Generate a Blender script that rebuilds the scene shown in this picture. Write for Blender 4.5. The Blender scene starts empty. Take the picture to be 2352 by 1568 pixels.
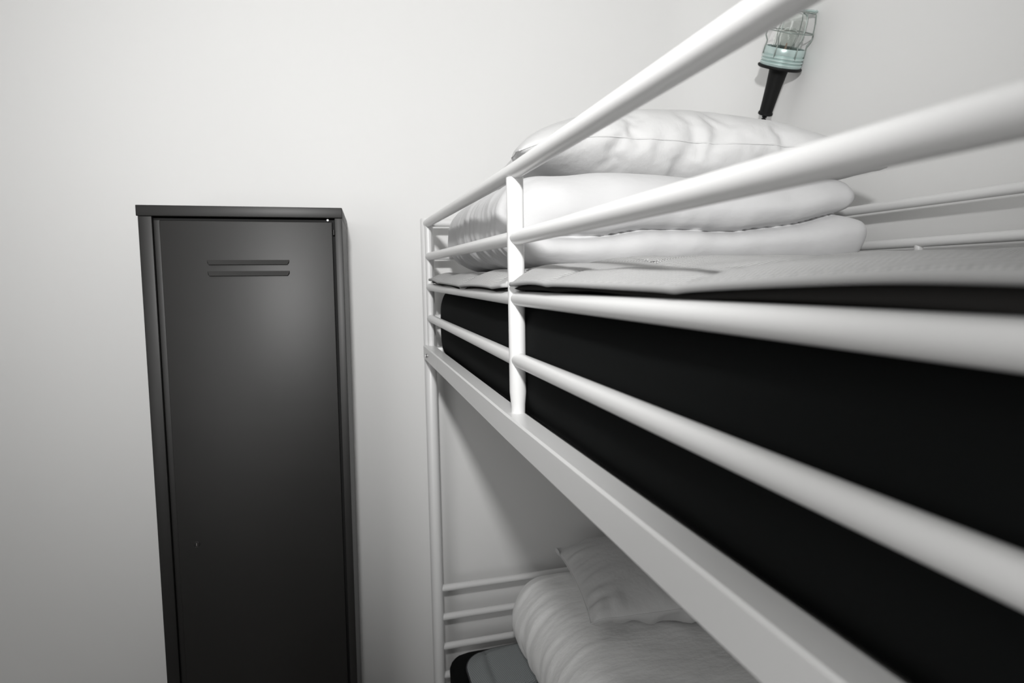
import bpy, bmesh, math, random
from mathutils import Vector, Matrix, noise
C = bpy.context.scene.collection
PI = math.pi
FZ = 1.465                      # camera height above the floor

# ---------------------------------------------------------------- camera
def cam_basis(yaw, pitch, roll):
    cy, sy, cp, sp = math.cos(yaw), math.sin(yaw), math.cos(pitch), math.sin(pitch)
    f = Vector((sy*cp, cy*cp, -sp)); r = Vector((cy, -sy, 0)); u = r.cross(f)
    return r*math.cos(roll)+u*math.sin(roll), -r*math.sin(roll)+u*math.cos(roll), f
cd = bpy.data.cameras.new('camera'); cam = bpy.data.objects.new('camera', cd); C.objects.link(cam)
r_, u_, f_ = cam_basis(0.2600, 0.0973, -0.0167)
m = Matrix((r_, u_, -f_)).transposed().to_4x4(); m.translation = Vector((0, 0, FZ)); cam.matrix_world = m
cd.sensor_width = 36; cd.sensor_fit = 'HORIZONTAL'; cd.lens = 1461.7/2352*36
cd.clip_start = .02
cd.dof.use_dof = True; cd.dof.focus_distance = 1.1; cd.dof.aperture_fstop = 5.6
bpy.context.scene.camera = cam

# ---------------------------------------------------------------- light
w = bpy.data.worlds.new('world'); bpy.context.scene.world = w; w.use_nodes = True
w.node_tree.nodes['Background'].inputs[0].default_value = (.8, .9, 1, 1)
w.node_tree.nodes['Background'].inputs[1].default_value = 0.0
CEIL = 2.50
def area(name, loc, size, power, target=None, col=(1, 1, 1), shape='DISK'):
    l = bpy.data.lights.new(name, 'AREA'); l.shape = shape; l.size = size; l.energy = power; l.color = col
    o = bpy.data.objects.new(name, l); C.objects.link(o); o.location = loc
    if target:
        o.rotation_euler = (Vector(target)-Vector(loc)).to_track_quat('-Z', 'Y').to_euler()
    return o
# photographer's flash head, behind and above the camera, then two added soft fills
FL = bpy.data.lights.new('flash_lamp', 'SPOT'); FL.energy = 116; FL.shadow_soft_size = .045
FL.spot_size = math.radians(92); FL.spot_blend = 1.0; FL.color = (1, .995, .985)
fo = bpy.data.objects.new('flash_lamp', FL); C.objects.link(fo); fo.location = (-.10, -.30, FZ+.485)
fo.rotation_euler = (Vector((.33, 1.87, FZ+.50))-fo.location).to_track_quat('-Z', 'Y').to_euler()
area('left_fill_light', (-1.30, -.95, FZ+.05), 1.2, 15.5, target=(.5, 1.2, FZ-.15), col=(1, .995, .99), shape='SQUARE')  # added fill from the left rear, lifts the rails and lower bunk
area('ceiling_fill_light', (-.70, .45, CEIL-.03), 1.1, 4.2, col=(1, .995, .985))  # added ambient fill under the ceiling, no fixture behind it
vs = bpy.context.scene.view_settings
vs.view_transform = 'Standard'; vs.look = 'None'; vs.gamma = 1; vs.exposure = 0.0
vs.use_curve_mapping = False

# ---------------------------------------------------------------- materials
def mat(name, col, rough=.5, metal=0, spec=.5, bump=None, colvar=None, sheen=0, coat=0):
    m = bpy.data.materials.new(name); m.use_nodes = True
    nt = m.node_tree; N = nt.nodes; L = nt.links; b = N['Principled BSDF']
    b.inputs['Base Color'].default_value = (*col, 1); b.inputs['Roughness'].default_value = rough
    b.inputs['Metallic'].default_value = metal; b.inputs['Specular IOR Level'].default_value = spec
    if sheen: b.inputs['Sheen Weight'].default_value = sheen; b.inputs['Sheen Roughness'].default_value = .5
    if coat: b.inputs['Coat Weight'].default_value = coat; b.inputs['Coat Roughness'].default_value = .15
    tc = N.new('ShaderNodeTexCoord')
    prev = None
    for bp in (bump or []):
        sc, st, dist, stretch = bp
        mp = N.new('ShaderNodeMapping'); mp.inputs['Scale'].default_value = stretch; L.new(tc.outputs['Object'], mp.inputs['Vector'])
        t = N.new('ShaderNodeTexNoise'); t.inputs['Scale'].default_value = sc; t.inputs['Detail'].default_value = 5
        L.new(mp.outputs[0], t.inputs['Vector'])
        bn = N.new('ShaderNodeBump'); bn.inputs['Strength'].default_value = st; bn.inputs['Distance'].default_value = dist
        L.new(t.outputs['Fac'], bn.inputs['Height'])
        if prev: L.new(prev.outputs[0], bn.inputs['Normal'])
        prev = bn
    if prev: L.new(prev.outputs[0], b.inputs['Normal'])
    if colvar:
        sc, amt = colvar
        t = N.new('ShaderNodeTexNoise'); t.inputs['Scale'].default_value = sc; t.inputs['Detail'].default_value = 4
        L.new(tc.outputs['Object'], t.inputs['Vector'])
        r = N.new('ShaderNodeValToRGB')
        r.color_ramp.elements[0].position = .3; r.color_ramp.elements[1].position = .7
        r.color_ramp.elements[0].color = (*[c*(1-amt) for c in col], 1); r.color_ramp.elements[1].color = (*[min(1, c*(1+amt)) for c in col], 1)
        L.new(t.outputs['Fac'], r.inputs['Fac']); L.new(r.outputs['Color'], b.inputs['Base Color'])
    return m

def waffle(name, ca, cb, period, dist, rot=0.0, rough=.9):
    """knitted waffle fabric: fine diagonal cells in colour and relief"""
    m = bpy.data.materials.new(name); m.use_nodes = True
    nt = m.node_tree; N = nt.nodes; L = nt.links; b = N['Principled BSDF']
    b.inputs['Roughness'].default_value = rough; b.inputs['Specular IOR Level'].default_value = .15
    uv = N.new('ShaderNodeUVMap'); uv.uv_map = 'UVMap'
    mp = N.new('ShaderNodeMapping'); mp.inputs['Rotation'].default_value = (0, 0, rot)
    mp.inputs['Scale'].default_value = (2*PI/period,)*3
    L.new(uv.outputs[0], mp.inputs['Vector'])
    nz = N.new('ShaderNodeTexNoise'); nz.inputs['Scale'].default_value = 60; nz.inputs['Detail'].default_value = 2
    L.new(uv.outputs[0], nz.inputs['Vector'])
    ad = N.new('ShaderNodeVectorMath'); ad.operation = 'MULTIPLY_ADD'
    L.new(nz.outputs['Color'], ad.inputs[0]); ad.inputs[1].default_value = (1.2, 1.2, 0); L.new(mp.outputs[0], ad.inputs[2])
    sp = N.new('ShaderNodeSeparateXYZ'); L.new(ad.outputs[0], sp.inputs[0])
    def mth(op, a, c=None):
        n = N.new('ShaderNodeMath'); n.operation = op
        for i, v in enumerate((a, c)):
            if v is None: continue
            if isinstance(v, (int, float)): n.inputs[i].default_value = v
            else: L.new(v, n.inputs[i])
        return n.outputs[0]
    h = mth('MULTIPLY', mth('SINE', sp.outputs['X']), mth('SINE', sp.outputs['Y']))
    h = mth('ADD', mth('MULTIPLY', h, .5), .5)
    rp = N.new('ShaderNodeValToRGB'); rp.color_ramp.elements[0].color = (*ca, 1); rp.color_ramp.elements[1].color = (*cb, 1)
    rp.color_ramp.elements[0].position = .15; rp.color_ramp.elements[1].position = .75
    L.new(h, rp.inputs['Fac']); L.new(rp.outputs[0], b.inputs['Base Color'])
    bn = N.new('ShaderNodeBump'); bn.inputs['Strength'].default_value = .8; bn.inputs['Distance'].default_value = dist
    L.new(h, bn.inputs['Height']); L.new(bn.outputs[0], b.inputs['Normal'])
    return m

def glass(name, tint, rough=0.0, thin_ior=1.45):
    m = bpy.data.materials.new(name); m.use_nodes = True
    b = m.node_tree.nodes['Principled BSDF']
    b.inputs['Base Color'].default_value = (*tint, 1); b.inputs['Roughness'].default_value = rough
    b.inputs['Transmission Weight'].default_value = 1; b.inputs['IOR'].default_value = thin_ior
    return m

M = dict(
 wall=mat('white_wall_paint', (.80, .799, .793), .65, spec=.25, bump=[(9, .12, .004, (1, 1, 1)), (260, .10, .0006, (1, 1, 1))], colvar=(1.3, .012)),
 ceil=mat('ceiling_paint', (.82, .82, .81), .8, spec=.2),
 floor=mat('grey_floor', (.16, .15, .14), .5, colvar=(6, .15)),
 white=mat('white_powder_coat', (.75, .75, .748), .30, spec=.5, bump=[(350, .05, .0003, (1, 1, 1))]),
 bolt=mat('chromed_steel', (.7, .7, .7), .2, metal=1),
 hole=mat('hex_socket', (.02, .02, .02), .5),
 locker=mat('charcoal_lacquered_steel', (.010, .0095, .009), .47, spec=.5, bump=[(14, .12, .002, (1, 1, 1)), (500, .05, .0003, (1, 1, 1))], colvar=(7, .12)),
 gap=mat('locker_inside', (.006, .006, .006), .8),
 black=mat('black_jersey_cover', (.0050, .0056, .0056), .95, spec=.10, bump=[(900, .5, .0006, (1, 1, 1)), (6, .25, .01, (1, 1, 1))]),
 cotton=mat('white_cotton_dimmed', (.60, .60, .605), .85, spec=.15, sheen=.1,  # upper duvet: same cloth darkened to offset the strong light on it
            bump=[(7, .45, .012, (1, 1.6, 1)), (26, .30, .0035, (1, 2.2, 1)), (700, .15, .0004, (1, 1, 1))]),
 cotton_brightened=mat('white_cotton_brightened', (.86, .86, .855), .85, spec=.15, sheen=.1,  # lower duvet: same cloth brightened to offset the shade under the bunk
            bump=[(11, .5, .012, (1, 1.9, 1.2)), (26, .28, .004, (1, 2.0, 1.3)), (700, .15, .0004, (1, 1, 1))]),
 pcase=mat('pillow_cotton', (.62, .62, .62), .85, spec=.15, sheen=.1,
            bump=[(11, .45, .010, (1.4, 1, 1)), (34, .30, .003, (1.8, 1, 1)), (700, .15, .0004, (1, 1, 1))]),
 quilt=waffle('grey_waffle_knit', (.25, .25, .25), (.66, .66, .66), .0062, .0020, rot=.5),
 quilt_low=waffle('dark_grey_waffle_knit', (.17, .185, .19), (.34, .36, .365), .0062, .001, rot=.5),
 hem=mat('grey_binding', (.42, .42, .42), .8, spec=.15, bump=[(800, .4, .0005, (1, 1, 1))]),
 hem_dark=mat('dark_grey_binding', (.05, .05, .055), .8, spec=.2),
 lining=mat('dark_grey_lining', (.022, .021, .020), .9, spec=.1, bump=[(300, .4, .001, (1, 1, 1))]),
 rubber=mat('black_rubber', (.005, .005, .005), .6, spec=.25),
 zinc=mat('pale_green_lacquered_metal', (.50, .62, .60), .28, metal=.35, spec=.6),
 wire=mat('zinc_wire', (.30, .34, .32), .35, metal=.6),
 glass=glass('clear_glass', (.97, .99, .975), 0, 1.45),
 brass=mat('lamp_socket', (.10, .085, .07), .4, metal=.5),
 filament=mat('bulb_stem', (.8, .55, .42), .3),
)

# ---------------------------------------------------------------- helpers
def link(name, bm, material, parent=None, smooth=True, sharp=40):
    me = bpy.data.meshes.new(name)
    bmesh.ops.recalc_face_normals(bm, faces=bm.faces)
    bm.to_mesh(me); bm.free()
    for p in me.polygons: p.use_smooth = smooth
    if smooth and sharp:
        me.set_sharp_from_angle(angle=math.radians(sharp))
    me.materials.append(material)
    o = bpy.data.objects.new(name, me); C.objects.link(o)
    if parent: o.parent = parent
    return o
def thing(name, label, cat, loc=(0, 0, 0), group=None):
    o = bpy.data.objects.new(name, None); C.objects.link(o); o.location = loc
    o['label'] = label; o['category'] = cat
    if group: o['group'] = group
    o.empty_display_size = .1
    return o
def tag(o, label, cat, group=None):
    o['label'] = label; o['category'] = cat
    if group: o['group'] = group
    return o
def add_box(bm, x0, x1, y0, y1, z0, z1, bev=0, seg=2, f=None):
    ret = bmesh.ops.create_cube(bm, size=1)
    vs_ = ret['verts']
    for v in vs_:
        v.co = Vector(((x0+x1)/2+v.co.x*(x1-x0), (y0+y1)/2+v.co.y*(y1-y0), (z0+z1)/2+v.co.z*(z1-z0)))
    if bev:
        es = list({e for v in vs_ for e in v.link_edges})
        bmesh.ops.bevel(bm, geom=es, offset=bev, segments=seg, profile=.5, affect='EDGES')
def box(name, b, material, parent=None, bev=0, seg=2):
    bm = bmesh.new(); add_box(bm, *b, bev=bev, seg=seg)
    return link(name, bm, material, parent, smooth=bool(bev), sharp=60)
def add_path(bm, pts, radii, seg=24, cap=True):
    """round tube swept along pts"""
    pts = [Vector(p) for p in pts]
    if isinstance(radii, (int, float)): radii = [radii]*len(pts)
    rings = []; up = None
    for i, p in enumerate(pts):
        t = (pts[min(i+1, len(pts)-1)]-pts[max(i-1, 0)]).normalized()
        if up is None:
            a = Vector((0, 0, 1)) if abs(t.z) < .9 else Vector((1, 0, 0))
            up = (a-t*a.dot(t)).normalized()
        else:
            up = (up-t*up.dot(t)).normalized()
        s = t.cross(up)
        rings.append([bm.verts.new(p+(up*math.cos(2*PI*k/seg)+s*math.sin(2*PI*k/seg))*radii[i]) for k in range(seg)])
    for a, b in zip(rings, rings[1:]):
        for k in range(seg):
            bm.faces.new((a[k], a[(k+1) % seg], b[(k+1) % seg], b[k]))
    if cap:
        bm.faces.new(rings[0][::-1]); bm.faces.new(rings[-1])
def tube(name, pts, r, material, parent=None, seg=32):
    bm = bmesh.new(); add_path(bm, pts, r, seg)
    return link(name, bm, material, parent, sharp=50)
def add_lathe(bm, prof, seg=48, mtx=None, closed=False):
    """prof = [(r,h)...] about local Z"""
    rings = []
    for r, h in prof:
        ring = []
        for k in range(seg):
            v = Vector((r*math.cos(2*PI*k/seg), r*math.sin(2*PI*k/seg), h))
            ring.append(bm.verts.new(mtx @ v if mtx else v))
        rings.append(ring)
    pairs = list(zip(rings, rings[1:]))
    if closed: pairs.append((rings[-1], rings[0]))
    for a, b in pairs:
        for k in range(seg):
            bm.faces.new((a[k], a[(k+1) % seg], b[(k+1) % seg], b[k]))
    if not closed:
        bm.faces.new(rings[0][::-1]); bm.faces.new(rings[-1])
def lathe(name, prof, material, parent=None, seg=48, closed=False, sharp=35):
    bm = bmesh.new(); add_lathe(bm, prof, seg, closed=closed)
    return link(name, bm, material, parent, sharp=sharp)
def sstep(a, b, x):
    t = min(1, max(0, (x-a)/(b-a))); return t*t*(3-2*t)
def nz(x, y, z, s=1.0):
    return noise.noise(Vector((x*s, y*s, z*s)))

# ---------------------------------------------------------------- the room
XR, YB, XL, YF, CR = 1.2435, 1.888, -1.55, -1.7, .225
def struct(name, b, material):
    o = box(name, b, material); o['kind'] = 'structure'; return o
struct('floor', (XL-.1, XR+.1, YF-.1, YB+.1, -.1, 0), M['floor'])
struct('ceiling', (XL-.1, XR+.1, YF-.1, YB+.1, CEIL, CEIL+.1), M['ceil'])
struct('wall_back', (XL-.1, XR-CR, YB, YB+.1, 0, CEIL), M['wall'])
# the right wall turns into the back wall through a rounded corner
bm = bmesh.new(); pr = [(XR, YF)]+[(XR-CR+CR*math.cos(a), YB-CR+CR*math.sin(a)) for a in [PI/2*k/48 for k in range(49)]]
po = [(XR+.1, YF), (XR+.1, YB+.1), (XR-CR, YB+.1)]
lo_v = [bm.verts.new((x, y, 0)) for x, y in pr+po[::-1]]; hi_v = [bm.verts.new((x, y, CEIL)) for x, y in pr+po[::-1]]
for k in range(len(lo_v)):
    j = (k+1) % len(lo_v); bm.faces.new((lo_v[k], lo_v[j], hi_v[j], hi_v[k]))
bm.faces.new(lo_v); bm.faces.new(hi_v)
o_ = link('wall_right', bm, M['wall'], sharp=30); o_['kind'] = 'structure'
struct('wall_left', (XL-.1, XL, YF, YB, 0, CEIL), M['wall'])
struct('wall_front', (XL-.1, XR+.1, YF-.1, YF, 0, CEIL), M['wall'])

# ---------------------------------------------------------------- bunk bed
A, W_ = .2355, .94              # near rail plane, distance to the far rail plane
YE, YN, YM = 1.786, -.214, .857
XO = .2155
Z1, Z2, Z3, Z4, ZO, ZB = [FZ+v for v in (.1474, .0566, -.0265, -.1123, -.188, -.2267)]
TR = .0102
def sag(y):                      # the frame dips a little towards its middle
    return .0096*max(0, (y-YM)/(YE-YM))
bed = thing('bunk_bed', 'white tubular steel bunk bed along the right wall', 'bunk bed', (0, 0, 0))
def PT(x, y, z): return (x, y, z)
TOP = FZ+.171
for x in (A, A+W_):
    for y in (YE, YN):
        bm = bmesh.new()
        zt = TOP
        add_path(bm, [(x, y, 0), (x, y, zt-.004), (x, y, zt)], [.0172, .0172, .0150], 40)
        link('post', bm, M['white'], bed, sharp=50)
YG = YE-.030                     # guard panel end upright sits in front of the post
def guard(x, zs, mid_top, sgn):
    for i, z in enumerate(zs):
        rr = .0112 if i == 0 else TR
        pts = [(x, YN+.03, z), (x, YM, z), (x, YG if i else YG+.012, z+sag(YG))]
        tube('guard_rail', pts, rr, M['white'], bed)
    for y in (YG, YN+.03):
        tube('guard_upright', [(x, y, ZO+sag(y)-.002), (x, y, zs[0]+sag(y)-.006)], .0098, M['white'], bed)
    bm = bmesh.new()
    add_path(bm, [(x, YM, ZO-.001), (x, YM, ZO+.012), (x, YM, ZO+.03), (x, YM, mid_top)], [.0098, .0102, .0118, .0118], 40)
    link('guard_upright', bm, M['white'], bed, sharp=50)
guard(A, [Z1, Z2, Z3, Z4], Z1-.009, 1)
XF = A+W_
for z in (Z1, FZ+.0632):
    tube('guard_rail', [(XF, YN, z), (XF, YE, z)], .0104, M['white'], bed)
tube('guard_upright', [(XF, 1.083, ZO-.002), (XF, 1.083, FZ+.0632-.006)], .0085, M['white'], bed)
# side rails: folded steel box profile
def side_rail(x0, x1, z0, z1, zig=True, name='side_rail'):
    bm = bmesh.new()
    ys = [YN, YM, YE-.012] if zig else [YN, YE-.012]
    b = .0025
    prof = [(x0+b, z0), (x0, z0+b), (x0, z1-b), (x0+b*.7, z1-b*.3), (x0+b, z1), (x1-b, z1), (x1, z1-b), (x1, z0+b), (x1-b, z0)]
    rings = []
    for y in ys:
        dz = sag(y) if zig else 0
        rings.append([bm.verts.new((px, y, pz+dz)) for px, pz in prof])
    n = len(prof)
    for a, c in zip(rings, rings[1:]):
        for k in range(n): bm.faces.new((a[k], a[(k+1) % n], c[(k+1) % n], c[k]))
    bm.faces.new(rings[0]); bm.faces.new(rings[-1][::-1])
    return link(name, bm, M['white'], bed, sharp=25)
side_rail(XO, .2455, ZB, ZO)
side_rail(XF-.010, XF+.020, ZB, ZO, zig=False)
LZ = FZ-1.26                     # lower bunk side rails
side_rail(XO, .2455, LZ-.02, LZ+.02, zig=False)
side_rail(XF-.010, XF+.020, LZ-.02, LZ+.02, zig=False)
# end rails
def end_rails(y, zs):
    for z in zs:
        tube('end_rail', [(A+.008, y, z), (XF-.008, y, z)], .0102, M['white'], bed)
up = [FZ+v for v in (.1590, .0680, -.0150, -.1050)]
lo = [FZ+v for v in (-.8989, -.9876, -1.0788, -1.168)]
for y in (YE, YN):
    end_rails(y, up); end_rails(y, lo)
    for z0 in (ZB+.004, LZ-.02):
        box('end_beam', (A+.01, XF-.01, y-.012, y+.012, z0, z0+.036), M['white'], bed, bev=.003)
# mattress supports: deck made solid to stop a light leak, on cross bars
for zt in (ZO-.028, LZ-.012):
    box('light_tight_deck', (.2400, XF-.005, YN+.02, YE-.02, zt-.003, zt), M['white'], bed)
    for k in range(9):
        y = YN+.1+k*.223
        box('cross_slat', (.2455, XF-.010, y-.02, y+.02, zt-.015, zt-.003), M['white'], bed)
# bolt joining side rail and post
def hexbolt(x, y, z):
    bm = bmesh.new()
    mt = Matrix.Translation((x, y, z)) @ Matrix.Rotation(-PI/2, 4, 'Y')
    add_lathe(bm, [(.0062, -.001), (.0062, .001), (.0048, .0026), (.0030, .0031), (.0028, .0008), (.001, .0006)], 24, mt)
    b = link('bolt', bm, M['bolt'], bed, sharp=30)
    bm = bmesh.new(); add_lathe(bm, [(.0027, .0), (.0027, .0012)], 6, mt); link('bolt_socket', bm, M['hole'], b)
for z in (FZ-.200, LZ): hexbolt(XO-.001, 1.700, z)

# ---------------------------------------------------------------- soft goods
def rounded(n, half, rad):
    """bmesh of a rounded box: n=(nx,ny,nz) cells, half sizes, corner radii per axis"""
    bm = bmesh.new(); cache = {}
    def V(i, j, k):
        key = (i, j, k)
        if key not in cache:
            c = [-1+2*a/b for a, b in zip(key, n)]
            # denser sampling toward the rounded rims
            c = [math.copysign(1-(1-abs(t))**1.0, t) for t in c]
            p = [t*h for t, h in zip(c, half)]
            rd = [(r[1] if v > 0 else r[0]) if isinstance(r, tuple) else r for v, r in zip(p, rad)]
            q = [max(-(h-r), min(h-r, v)) for v, h, r in zip(p, half, rd)]
            d = [(a-b)/r for a, b, r in zip(p, q, rd)]
            L = math.sqrt(sum(t*t for t in d))
            mx = max(abs(t) for t in d)
            if L > 1e-9:
                s = mx/L
                # keep flat faces flat, turn rims into ellipsoidal rounds
                p = [b+t*s*r for b, t, r in zip(q, d, rd)]
            cache[key] = bm.verts.new(p)
        return cache[key]
    nx, ny, nz_ = n
    for i in range(nx):
        for j in range(ny):
            bm.faces.new((V(i, j, 0), V(i, j+1, 0), V(i+1, j+1, 0), V(i+1, j, 0)))
            bm.faces.new((V(i, j, nz_), V(i+1, j, nz_), V(i+1, j+1, nz_), V(i, j+1, nz_)))
    for i in range(nx):
        for k in range(nz_):
            bm.faces.new((V(i, 0, k), V(i+1, 0, k), V(i+1, 0, k+1), V(i, 0, k+1)))
            bm.faces.new((V(i, ny, k), V(i, ny, k+1), V(i+1, ny, k+1), V(i+1, ny, k)))
    for j in range(ny):
        for k in range(nz_):
            bm.faces.new((V(0, j, k), V(0, j, k+1), V(0, j+1, k+1), V(0, j+1, k)))
            bm.faces.new((V(nx, j, k), V(nx, j+1, k), V(nx, j+1, k+1), V(nx, j, k+1)))
    bmesh.ops.recalc_face_normals(bm, faces=bm.faces)
    bm.normal_update()
    return bm
def place(bm, c):
    for v in bm.verts: v.co += Vector(c)

# mattresses in black covers
def mattress(name, x0, x1, y0, y1, z0, z1, rad, seed, label):
    hx, hy, hz = (x1-x0)/2, (y1-y0)/2, (z1-z0)/2
    bm = rounded((44, 90, 22), (hx, hy, hz), rad)
    for v in bm.verts:
        c = v.co; n = v.normal
        ex = max(abs(c.y)/hy-.80, 0)*5
        d = .004*nz(c.x+seed, c.y, c.z, 5)+ex*.010*nz(c.x*2, c.y*8+seed, c.z*5, 3)
        v.co = c+n*d*(.3 if abs(n.z) > .8 else 1)
    place(bm, ((x0+x1)/2, (y0+y1)/2, (z0+z1)/2))
    o = link(name, bm, M['black'], None, sharp=0)
    return tag(o, label, 'mattress')
mattress('mattress', .2475, 1.160, YN+.03, 1.735, ZO-.028, FZ-.014, (.05, .10, .062), 3.1,
         'black covered mattress of the upper bunk, behind the white guard rails')
mattress('mattress', .252, 1.155, YN+.03, 1.755, LZ-.010, FZ-1.062, (.07, .09, .045), 8.4,
         'black covered mattress of the lower bunk, its rounded corner by the bed end rails')

# quilts
def quilt(name, x0, x1, y0, y1, zf, material, hemmat, thick, edge_fn, label, nx=150, ny=300, lining=False, hem_r=.0032):
    bm = bmesh.new(); uvl = bm.loops.layers.uv.new('UVMap')
    grid = []
    for j in range(ny+1):
        row = []
        for i in range(nx+1):
            s, t = i/nx, j/ny
            y = y0+(y1-y0)*t
            xe0, xe1 = edge_fn(y)
            x = xe0+(xe1-xe0)*s
            row.append(bm.verts.new((x, y, zf(x, y, xe0, xe1))))
        grid.append(row)
    uvc = {}
    for row in grid:
        acc = 0; mid = nx//2; cum = [0]
        for p, q in zip(row, row[1:]): acc += (q.co-p.co).length; cum.append(acc)
        for v, c_ in zip(row, cum): uvc[v] = (c_-cum[mid], v.co.y)
    for j in range(ny):
        for i in range(nx):
            f = bm.faces.new((grid[j][i], grid[j][i+1], grid[j+1][i+1], grid[j+1][i]))
            for l in f.loops: l[uvl].uv = uvc[l.vert]
    top = [[v.co.copy() for v in row] for row in grid]
    # reverse side and rim
    bm.normal_update()
    under = []
    for j, row in enumerate(grid):
        under.append([bm.verts.new(v.co-Vector((0, 0, thick))) for v in row])
    for j in range(ny):
        for i in range(nx):
            f = bm.faces.new((under[j][i], under[j+1][i], under[j+1][i+1], under[j][i+1]))
            for l in f.loops: l[uvl].uv = (l.vert.co.x, l.vert.co.y)
    rim_t = [grid[0][i] for i in range(nx+1)]+[grid[j][nx] for j in range(1, ny+1)]+[grid[ny][i] for i in range(nx-1, -1, -1)]+[grid[j][0] for j in range(ny-1, 0, -1)]
    rim_u = [under[0][i] for i in range(nx+1)]+[under[j][nx] for j in range(1, ny+1)]+[under[ny][i] for i in range(nx-1, -1, -1)]+[under[j][0] for j in range(ny-1, 0, -1)]
    n = len(rim_t); pts = [v.co.copy() for v in rim_t]
    for k in range(n):
        f = bm.faces.new((rim_t[k], rim_t[(k+1) % n], rim_u[(k+1) % n], rim_u[k]))
        for l in f.loops: l[uvl].uv = (l.vert.co.x, l.vert.co.y)
    o = link(name, bm, material, None, sharp=0)
    tag(o, label, 'quilt')
    # bound edge
    bm = bmesh.new(); seg = 10; rings = []
    cen = sum(pts, Vector())/n
    for k in range(n):
        t = (pts[(k+1) % n]-pts[k-1]).normalized(); upv = Vector((0, 0, 1)); s = t.cross(upv).normalized(); upv = s.cross(t)
        p = pts[k]-Vector((0, 0, thick*.35))
        rings.append([bm.verts.new(p+s*math.cos(2*PI*q/seg)*hem_r*.8+upv*math.sin(2*PI*q/seg)*hem_r) for q in range(seg)])
    for k in range(n):
        a, b = rings[k], rings[(k+1) % n]
        for q in range(seg): bm.faces.new((a[q], a[(q+1) % seg], b[(q+1) % seg], b[q]))
    link('bound_edge', bm, hemmat, o, sharp=0)
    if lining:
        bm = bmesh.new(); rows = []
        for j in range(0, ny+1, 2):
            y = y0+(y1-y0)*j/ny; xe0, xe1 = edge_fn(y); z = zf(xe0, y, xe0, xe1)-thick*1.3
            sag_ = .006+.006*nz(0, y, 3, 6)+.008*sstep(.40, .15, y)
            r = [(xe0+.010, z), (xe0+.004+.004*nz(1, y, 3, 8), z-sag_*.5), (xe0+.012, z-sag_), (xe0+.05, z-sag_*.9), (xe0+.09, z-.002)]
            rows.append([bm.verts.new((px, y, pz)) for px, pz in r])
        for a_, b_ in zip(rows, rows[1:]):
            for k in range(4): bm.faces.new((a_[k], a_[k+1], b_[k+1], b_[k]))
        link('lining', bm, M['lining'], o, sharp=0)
    return o

def puff(u, v, p=.45):
    return (abs(math.sin(PI*u))*abs(math.sin(PI*v)))**p
def up_edge(y):
    e = .222+.004*nz(0, y, 0, 3)+.006*sstep(.75, .40, y)
    e += .029*math.exp(-((y-YM-.004)/.016)**4)        # pushed in by the middle upright
    e += .040*sstep(1.64, 1.74, y)**2
    return e, 1.150+.004*nz(3, y, 1, 3)
def up_z(x, y, a, b):
    d = min(x-a, b-x, (1.728-y)*.9+.0)
    d = max(d, 0)
    u = (x-.44)/.27; v = (y-.41)/.27
    roll = (1-min(1, d/.055))**2
    base = -.002+.009*sstep(.25, .9, y)+.014*sstep(.35, 1.0, x)+.008*sstep(.3, 1.0, y)*sstep(.3, .6, x)
    body = base+.013*(puff(u, v)-.3)*(1-roll*.7)+.007*nz(x, y, 0, 3.1)*(1-roll)+.004*nz(x, y, 5, 11)*(1-roll)
    z = FZ+body-roll*(.016+.003*nz(0, y, 7, 4))
    z += .024*math.exp(-((x-.46)/.12)**2-((y-.95)/.11)**2)*(1-roll)
    if x-a < .055:
        z += (1-(x-a)/.055)*(.007*sstep(.95, .70, y)+.009*sstep(.50, .20, y)+.010*sstep(1.25, 1.65, y))
    # never below the mattress top / rail
    return z
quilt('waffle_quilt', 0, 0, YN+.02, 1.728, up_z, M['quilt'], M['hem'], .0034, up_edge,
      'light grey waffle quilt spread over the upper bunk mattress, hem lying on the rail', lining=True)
def lo_edge(y):
    d = max(0, y-(1.700-.09)); c = .09-math.sqrt(max(0, .09**2-min(d, .0899)**2))
    return .288+c, 1.12-c
def lo_z(x, y, a, b):
    d = max(0, min(x-a, b-x, 1.70-y))
    u = (x-.35)/.25; v = (y-1.50)/.25
    r = 1-sstep(0, .05, d)
    return FZ-1.048+.020*puff(u, v)*(1-r*.6)+.004*nz(x, y, 2, 6)-.012*r
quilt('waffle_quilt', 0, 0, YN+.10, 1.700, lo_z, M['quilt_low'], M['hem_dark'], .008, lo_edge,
      'dark grey waffle quilt on the lower bunk mattress, under the folded duvet')

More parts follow.
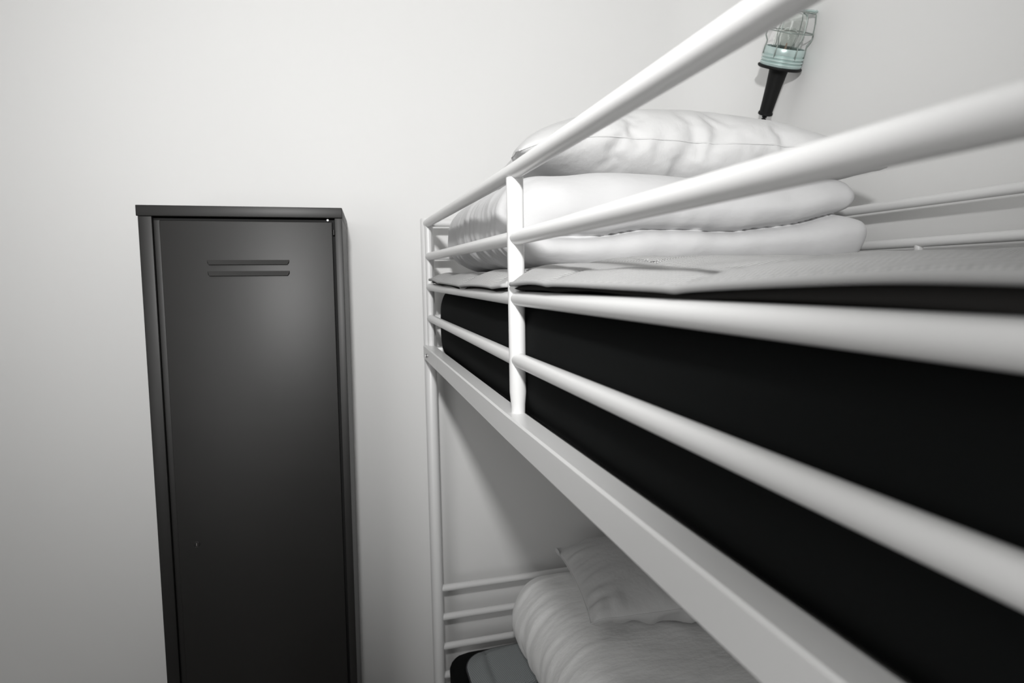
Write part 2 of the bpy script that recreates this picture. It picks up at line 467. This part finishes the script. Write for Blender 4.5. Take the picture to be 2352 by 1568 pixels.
# folded duvets
def duvet(name, x0, x1, y0, y1, z0, z1, rad, crease, seed, material, label, wr=1.0, n=(150, 120, 56), right_lip=.0, dome=0.0):
    hx, hy, hz = (x1-x0)/2, (y1-y0)/2, (z1-z0)/2
    bm = rounded(n, (hx, hy, hz), rad)
    for v in bm.verts:
        c = v.co.copy(); nn = v.normal.copy()
        u = c.x/hx                       # -1 left fold ... +1 open side
        h = Vector((nn.x, nn.y, 0))
        side = min(1, h.length)
        # layered open edge: crease between the two folded layers, none round the left fold
        zc = crease*hz+.032*sstep(-.2, 1, u)+.006*math.sin(c.x*14+seed)+.010*nz(c.x, c.y, seed, 7)
        m_ = sstep(-.92, -.66, u)
        dz = abs(c.z-zc)
        q_ = max(0, 1-dz/(.046+.010*nz(c.x, 0, seed, 9))); g = 1-math.sqrt(max(0, 1-q_*q_))
        if side > .05:
            v.co -= h.normalized()*(g*.052-.010*sstep(0, .01, c.z-zc)*(1-q_*.0))*m_*side
        lower = sstep(0, .02, zc-c.z)
        if u > 0: v.co.x += right_lip*lower*sstep(.7, 1, u)
        # soft body
        v.co += nn*(.012*nz(c.x, c.y, c.z+seed, 4.0)*wr+.005*nz(c.x, c.y+seed, c.z*1.5, 11)*wr)
        # creases running round the left fold
        if u < -.45:
            k = sstep(-.45, -.85, u)
            v.co += nn*k*(.0055*nz(c.x*.6+seed, c.y*5.5, c.z*.9, 5.5)+.0030*nz(c.x*.8, c.y*13+seed, c.z*1.2, 5))*wr
        # gathers at the crease
        if g > .02:
            v.co += nn*(.010*nz(c.x*3, c.y*3, seed, 9)+.004*nz(c.x*9, c.y*9, c.z*3, 5))*g*m_*wr
        if dome and c.z > 0:
            v.co.z += dome*(1-(c.x/hx)**2)*(1-(c.y/hy)**2)
    place(bm, ((x0+x1)/2, (y0+y1)/2, (z0+z1)/2))
    o = link(name, bm, material, None, sharp=0)
    return tag(o, label, 'duvet')
duvet('folded_duvet', .277, 1.045, 1.105, 1.715, FZ+.020, FZ+.197, ((.10, .030), .070, .074), -.28, 2.3, M['cotton'],
      'thick white duvet folded into layers at the head of the upper bunk, under the pillow', right_lip=.038)
duvet('folded_duvet', .415, 1.06, .95, 1.695, FZ-1.048, FZ-.822, (.12, .10, .113), -.45, 7.7, M['cotton_brightened'],
      'thick white duvet folded on the lower bunk, wrinkled round its left fold', wr=.8, dome=.02)

# pillows: inflated cloth, two panels sewn along their border
def pillow_mesh(w, l, seed, press=6.0, frames=34, nx=66, ny=50, rim=[]):
    bm = bmesh.new(); rnd = random.Random(seed)
    def grid(s):
        g = []
        for j in range(ny+1):
            row = []
            for i in range(nx+1):
                border = i in (0, nx) or j in (0, ny)
                if border and s < 0: row.append(None); continue
                x = (i/nx-.5)*w; y = (j/ny-.5)*l
                row.append(bm.verts.new((x, y, 0 if border else s*(.012+.002*rnd.random()))))
            g.append(row)
        return g
    gt, gb = grid(1), grid(-1)
    for j in range(ny+1):
        for i in range(nx+1):
            if gb[j][i] is None: gb[j][i] = gt[j][i]
    for j in range(ny):
        for i in range(nx):
            bm.faces.new((gt[j][i], gt[j][i+1], gt[j+1][i+1], gt[j+1][i]))
            bm.faces.new((gb[j][i], gb[j+1][i], gb[j+1][i+1], gb[j][i+1]))
    bm.verts.index_update()
    rim[:] = [v.index for v in ([gt[0][i] for i in range(nx)]+[gt[j][nx] for j in range(ny)]+[gt[ny][i] for i in range(nx, 0, -1)]+[gt[j][0] for j in range(ny, 0, -1)])]
    me = bpy.data.meshes.new('pillow_sim'); bm.to_mesh(me); bm.free()
    o = bpy.data.objects.new('pillow_sim', me); C.objects.link(o)
    md = o.modifiers.new('Cloth', 'CLOTH'); s = md.settings
    s.quality = 5; s.mass = .2; s.tension_stiffness = 12; s.compression_stiffness = 12; s.shear_stiffness = 4
    s.bending_stiffness = .05; s.use_pressure = True; s.uniform_pressure_force = press
    s.effector_weights.gravity = 0; s.air_damping = 4
    sc = bpy.context.scene; f0 = sc.frame_current
    for f in range(1, frames+1): sc.frame_set(f)
    dg = bpy.context.evaluated_depsgraph_get()
    ev = o.evaluated_get(dg); res = bpy.data.meshes.new_from_object(ev)
    sc.frame_set(1)
    bpy.data.objects.remove(o)
    return res
def pillow_form(w, l, t, seed, rim, nx=66, ny=50):
    """softly stuffed pillow with eared corners and gathers along its seam"""
    bm = bmesh.new()
    def P(i, j, s):
        u = math.sin(PI/2*(2*i/nx-1)); v = math.sin(PI/2*(2*j/ny-1))
        x = w/2*u*(1-.035*(1-v*v)); y = l/2*v*(1-.045*(1-u*u))
        b = max(0, 1-abs(u)**2.4)**.55*max(0, 1-abs(v)**2.4)**.55
        z = s*t/2*b
        e = math.exp(-((1-abs(v))/.22)**2)*(1-abs(v))**.5*3*nz(u*9+seed, v*1.5, s, 1)+math.exp(-((1-abs(u))/.16)**2)*(1-abs(u))**.5*2*nz(u*2, v*8+seed, s, 1)
        z += .024*e*s+.006*nz(u*2+seed, v*2, s, 1)*b
        c_ = (abs(u)*abs(v))**8
        z += .010*c_*nz(u*6, v*6, seed, 1)
        return bm.verts.new((x, y, z))
    def grid(s): return [[None if (s < 0 and (i in (0, nx) or j in (0, ny))) else P(i, j, s) for i in range(nx+1)] for j in range(ny+1)]
    gt, gb = grid(1), grid(-1)
    for j in range(ny+1):
        for i in range(nx+1):
            if gb[j][i] is None: gb[j][i] = gt[j][i]
    for j in range(ny):
        for i in range(nx):
            bm.faces.new((gt[j][i], gt[j][i+1], gt[j+1][i+1], gt[j+1][i]))
            bm.faces.new((gb[j][i], gb[j+1][i], gb[j+1][i+1], gb[j][i+1]))
    bm.verts.index_update()
    rim[:] = [v.index for v in ([gt[0][i] for i in range(nx)]+[gt[j][nx] for j in range(ny)]+[gt[ny][i] for i in range(nx, 0, -1)]+[gt[j][0] for j in range(ny, 0, -1)])]
    me = bpy.data.meshes.new('pillow_form'); bm.to_mesh(me); bm.free()
    return me
def pillow(name, src, rim, mtx, floor_fn, thick, material, label, droop=0, form=False):
    bm = bmesh.new(); bm.from_mesh(src)
    zs = [v.co.z for v in bm.verts]; k = thick/(max(zs)-min(zs))
    if not form:
        for v in bm.verts: v.co.z *= k*(1-.30*min(1, abs(v.co.x)/.37)**2.5)
        for v in bm.verts: v.co.z -= droop*(min(1, abs(v.co.x)/.37))**4
        # welt along the sewn border is kept as a seam ridge
        hx_, hy_ = max(v.co.x for v in bm.verts), max(v.co.y for v in bm.verts)
        for v in bm.verts:
            fx, fy = v.co.x/hx_, v.co.y/hy_
            v.co.x *= 1+.15*(1-min(1, fy*fy))*fx*fx; v.co.y *= 1+.12*(1-min(1, fx*fx))*fy*fy
    bmesh.ops.subdivide_edges(bm, edges=bm.edges, cuts=1, use_grid_fill=True, smooth=0)
    for _ in range(1 if form else 5): bmesh.ops.smooth_vert(bm, verts=bm.verts, factor=.5, use_axis_x=True, use_axis_y=True, use_axis_z=True)
    for v in bm.verts:
        v.co = mtx @ v.co
        if floor_fn:
            f = floor_fn(v.co.x, v.co.y)
            if v.co.z < f: v.co.z = f+(v.co.z-f)*.12
    bm.verts.ensure_lookup_table()
    rp = [bm.verts[i].co.copy() for i in rim]
    o = link(name, bm, material, None, sharp=0)
    bm = bmesh.new(); add_path(bm, rp+[rp[0]], .0017, 8); link('sewn_edge', bm, material, o, sharp=0)
    return tag(o, label, 'pillow')
RIM = []
ps = pillow_mesh(.80, .60, 4, rim=RIM)
print('pillow sim size', [max(v.co[i] for v in ps.vertices)-min(v.co[i] for v in ps.vertices) for i in range(3)])
m1 = Matrix.Translation((.735, 1.385, FZ+.268)) @ Matrix.Rotation(math.radians(-7), 4, 'Z') @ Matrix.Rotation(math.radians(2), 4, 'Y')
pillow('pillow', ps, RIM, m1, lambda x, y: FZ+.193+.010*nz(x, y, 1, 6), .198, M['pcase'],
       'plump white pillow on top of the folded duvet of the upper bunk', droop=.045)
m2 = Matrix.Translation((.862, 1.42, FZ-.752)) @ Matrix.Rotation(math.radians(-10), 4, 'Z') @ Matrix.Rotation(math.radians(-6), 4, 'X')  @ Matrix.Rotation(math.radians(-3), 4, 'Y')
RIM2 = []
pf = pillow_form(.66, .50, .16, 5.5, RIM2)
pillow('pillow', pf, RIM2, m2, lambda x, y: FZ-.812+.02*(1-((x-.74)/.33)**2)*(1-((y-1.32)/.37)**2), .17, M['pcase'],
       'white pillow lying on the folded duvet of the lower bunk, behind the side rail', form=True)

# ---------------------------------------------------------------- locker
KS = 1.0
LW, LD, LH = .4348*KS, .318, FZ+.1713*KS
ly, lr = .0438, .0083
lk = thing('metal_locker', 'tall narrow charcoal steel locker with two louvres against the back wall', 'locker')
rot = Matrix.Rotation(-ly, 4, 'Z') @ Matrix.Rotation(lr, 4, 'Y')
topc = Vector((.0093*KS, 1.55*KS, LH)); base = topc-rot.to_3x3() @ Vector((0, 0, LH)); 
lk.matrix_world = Matrix.Translation(base) @ rot
g = .0006
bm = bmesh.new()
add_box(bm, -LW+.003, -LW+.0305, 0, .014, 0, LH-.024, bev=.0012)         # left stile
add_box(bm, -.0175, -.0008, 0, .014, 0, LH-.024, bev=.0012)            # right stile
add_box(bm, -LW+.003, -LW+.0045, .004, LD, 0, LH-.024)               # sides
add_box(bm, -.0025, -.0008, .004, LD, 0, LH-.024)
add_box(bm, -LW+.003, -.0008, LD-.002, LD, 0, LH-.024)               # back
add_box(bm, -LW+.03, -.017, .0, .014, 0, .06)                         # plinth
link('cabinet_body', bm, M['locker'], lk, sharp=40)
box('cabinet_top', (-LW, 0, -.0015, LD+.001, LH-.0235, LH), M['locker'], lk, bev=.0012)
box('cabinet_interior', (-LW+.0045, -.0030, .018, LD-.004, .01, LH-.026), M['gap'], lk)
# door panel with a folded left edge and two pressed louvres
bm = bmesh.new()
dx0, dx1, dz0, dz1 = -LW+.0440, -.0235, .065, LH-.0325
add_box(bm, dx0, dx1, .0035, .0165, dz0, dz1, bev=.0018)
add_box(bm, -LW+.0315, dx0+.001, .0070, .0165, dz0, dz1+.001, bev=.001)      # recessed grip strip
door = link('door', bm, M['locker'], lk, sharp=40)
def louvre(zt, zb, xa, xb):
    """pressed slot: plate leans out towards its lower lip"""
    bm = bmesh.new(); y0 = .0036; out = .0050; k = .006
    v = [bm.verts.new(p) for p in (
        (xa-.001, y0, zt), (xb+.001, y0, zt), (xb-k*.6, y0-out, zb+.0006), (xa+k*.6, y0-out, zb+.0006),
        (xa+k*.6, y0-out+.001, zb), (xb-k*.6, y0-out+.001, zb), (xb+.0002, y0, zb+.004), (xa-.0002, y0, zb+.004),
        (xb-k*.5, y0, zb), (xa+k*.5, y0, zb))]
    for f in ((0, 3, 2, 1), (3, 4, 5, 2), (0, 7, 3), (1, 2, 6), (7, 4, 3), (7, 9, 4), (6, 2, 5), (6, 5, 8), (9, 8, 5, 4), (0, 1, 6, 8, 9, 7)):
        bm.faces.new([v[i] for i in f])
    link('louvre', bm, M['locker'], door, smooth=False)
louvre(LH-.1190, LH-.1302, -LW+.1385, -LW+.3130)
louvre(LH-.1440, LH-.1552, -LW+.1385, -LW+.3130)
# lock
bm = bmesh.new(); mt = Matrix.Translation((-LW+.0830, .0036, .862)) @ Matrix.Rotation(PI/2, 4, 'X')
add_lathe(bm, [(.0068, -.001), (.0068, .0010), (.0058, .0018), (.0040, .0018), (.0036, .0004), (.001, .0003)], 28, mt)
lo_ = link('lock', bm, M['locker'], door, sharp=30)
bm = bmesh.new(); add_box(bm, -LW+.0818, -LW+.0842, .0022, .0030, .8585, .8655); add_box(bm, -LW+.080, -LW+.086, .0022, .0032, .8555, .857)
link('key_slot', bm, M['bolt'], lo_, smooth=False)
# small white buffer and hinge pins
bm = bmesh.new(); mt = Matrix.Translation((-.0330, .0055, LH-.0283)) @ Matrix.Rotation(PI/2, 4, 'X')
add_lathe(bm, [(.0026, -.003), (.0026, .0015), (.0016, .0024)], 16, mt); link('door_buffer', bm, M['white'], lk)
tube('hinge_pin', [(-.0205, .008, LH-.062), (-.0205, .008, LH-.050)], .0024, M['locker'], lk, 12)

# ---------------------------------------------------------------- inspection lamp on the right wall
lamp = thing('inspection_lamp', 'inspection lamp with black handle and wire cage hung on the right wall', 'lamp')
LS = 1.029
h0 = Vector((1.150*LS, 1.566*LS, FZ+.4395*LS)); fl = Vector((1.150*LS, 1.510*LS, FZ+.547*LS))
ax = (fl-h0).normalized(); HL = (fl-h0).length/LS
zq = ax.to_track_quat('Z', 'X').to_matrix().to_4x4()
lamp.matrix_world = Matrix.Translation(h0) @ zq @ Matrix.Scale(LS, 4)
lxw = zq.to_3x3().inverted() @ Vector((1, 0, 0))      # wall direction in lamp space
wa = math.atan2(lxw.y, lxw.x)
h = lathe('handle', [(.0165, 0), (.0195, .002), (.0195, .007), (.0172, .010), (.0180, .03), (.0205, .075), (.0235, HL-.012), (.0250, HL-.003), (.030, HL)], M['rubber'], lamp)
lathe('rubber_flange', [(.020, HL-.002), (.054, HL-.001), (.0565, HL+.002), (.0565, HL+.005), (.051, HL+.007), (.020, HL+.007)], M['rubber'], lamp, 64)
c0 = HL+.006
prof = [(.030, c0), (.0515, c0)]
for k in range(3):
    hk = c0+.004+k*.008
    prof += [(.0522, hk), (.0532, hk+.002), (.0522, hk+.0045), (.0490, hk+.0055), (.0486, hk+.0065), (.0495, hk+.0075)]
prof += [(.0505, c0+.030), (.0500, c0+.043), (.0490, c0+.045), (.0470, c0+.0445), (.0465, c0+.030), (.0465, c0+.012), (.030, c0+.010)]
lathe('collar', prof, M['zinc'], lamp, 64, closed=True)
lathe('lamp_socket', [(.012, c0), (.016, c0+.004), (.016, c0+.030), (.0145, c0+.032), (.0145, c0+.026), (.004, c0+.026)], M['brass'], lamp)
lathe('socket_seat', [(.0464, c0+.010), (.0464, c0+.0325), (.034, c0+.0345), (.017, c0+.0300), (.017, c0+.010)], M['rubber'], lamp, closed=True)
# glass jar (with wall thickness) and bulb
jar = [(.0355, c0+.024), (.0360, c0+.06), (.0360, c0+.105), (.0340, c0+.117), (.028, c0+.125), (.018, c0+.129), (.004, c0+.1305),
       (.004, c0+.1288), (.018, c0+.1272), (.027, c0+.1232), (.0325, c0+.116), (.0343, c0+.105), (.0343, c0+.06), (.0338, c0+.024)]
lathe('glass_jar', jar, M['glass'], lamp, 48, closed=True, sharp=70)
bu = [(.011, c0+.030), (.012, c0+.040), (.0165, c0+.050), (.0205, c0+.062), (.0215, c0+.070), (.0200, c0+.080), (.0150, c0+.088), (.008, c0+.0915), (.002, c0+.092),
      (.002, c0+.0912), (.0077, c0+.0907), (.0145, c0+.0873), (.0193, c0+.0796), (.0208, c0+.070), (.0198, c0+.062), (.0159, c0+.0505), (.0114, c0+.0405), (.0104, c0+.030)]
bb = lathe('bulb', bu, M['glass'], lamp, 40, closed=True, sharp=70)
lathe('bulb_stem', [(.003, c0+.029), (.0035, c0+.040), (.0018, c0+.052), (.0012, c0+.056)], M['filament'], bb, 12)
# wire cage: six bowed wires, two rings
HT = c0+.131
cage = None
bm = bmesh.new()
for k in range(6):
    a = wa+PI/6+k*PI/3
    ca, sa = math.cos(a), math.sin(a)
    path = [(.0515, c0+.020), (.0512, c0+.040), (.0500, c0+.050), (.0500, c0+.056), (.0570, c0+.068), (.0575, c0+.074), (.0565, c0+.082), (.0530, c0+.110), (.0495, HT-.006), (.0470, HT-.001), (.036, HT), (.020, HT)]
    add_path(bm, [(r*ca, r*sa, hh) for r, hh in path], .0016, 10)
for rr, hh in ((.0572, c0+.083), (.020, HT)):
    n = 64
    rings = []
    for k in range(n):
        a = 2*PI*k/n; cen = Vector((rr*math.cos(a), rr*math.sin(a), hh)); o_ = Vector((math.cos(a), math.sin(a), 0))
        rings.append([bm.verts.new(cen+o_*math.cos(2*PI*q/8)*.0014+Vector((0, 0, 1))*math.sin(2*PI*q/8)*.0014) for q in range(8)])
    for k in range(n):
        p, q_ = rings[k], rings[(k+1) % n]
        for q in range(8): bm.faces.new((p[q], p[(q+1) % 8], q_[(q+1) % 8], q_[q]))
link('wire_cage', bm, M['wire'], lamp, sharp=0)
# clip between wires on the wall side, and hook plate
hx, hy = math.cos(wa), math.sin(wa)
bm = bmesh.new()
mt = Matrix.Translation((hx*.040, hy*.040, HT+.002)) 
add_lathe(bm, [(.013, -.005), (.0185, .001), (.0185, .003), (.015, .0035), (.010, -.001)], 6, mt, closed=True)
add_path(bm, [(hx*.052, hy*.052, HT-.002), (hx*.060, hy*.060, HT+.006), (hx*.0635, hy*.0635, HT+.014)], .002, 8)
link('hanging_hook', bm, M['zinc'], lamp, sharp=30)
# cable with a strain relief, running down behind the duvet
iv = lamp.matrix_world.inverted()
P = [h0+ax*.004, h0-ax*.02, h0-ax*.04+Vector((.004, 0, -.004)), Vector((1.19, 1.62, FZ+.36)), Vector((1.226, 1.63, FZ+.25)), Vector((1.228, 1.635, FZ+.0)), Vector((1.228, 1.64, FZ-.5)), Vector((1.228, 1.64, .01))]
def smooth_path(P, n=10):
    out = []
    for i in range(len(P)-1):
        p0, p1, p2, p3 = P[max(i-1, 0)], P[i], P[i+1], P[min(i+2, len(P)-1)]
        for k in range(n):
            t = k/n
            out.append(.5*((2*p1)+(p2-p0)*t+(2*p0-5*p1+4*p2-p3)*t*t+(3*p1-p0-3*p2+p3)*t**3))
    out.append(P[-1]); return out
bm = bmesh.new(); add_path(bm, [iv @ p for p in smooth_path(P)], .0036, 12)
for k in range(5):
    add_lathe(bm, [(.0065-.0005*k, -.007*k-.002), (.0068-.0005*k, -.007*k-.004), (.0060-.0005*k, -.007*k-.0065)], 16)
link('cable', bm, M['rubber'], lamp, sharp=40)
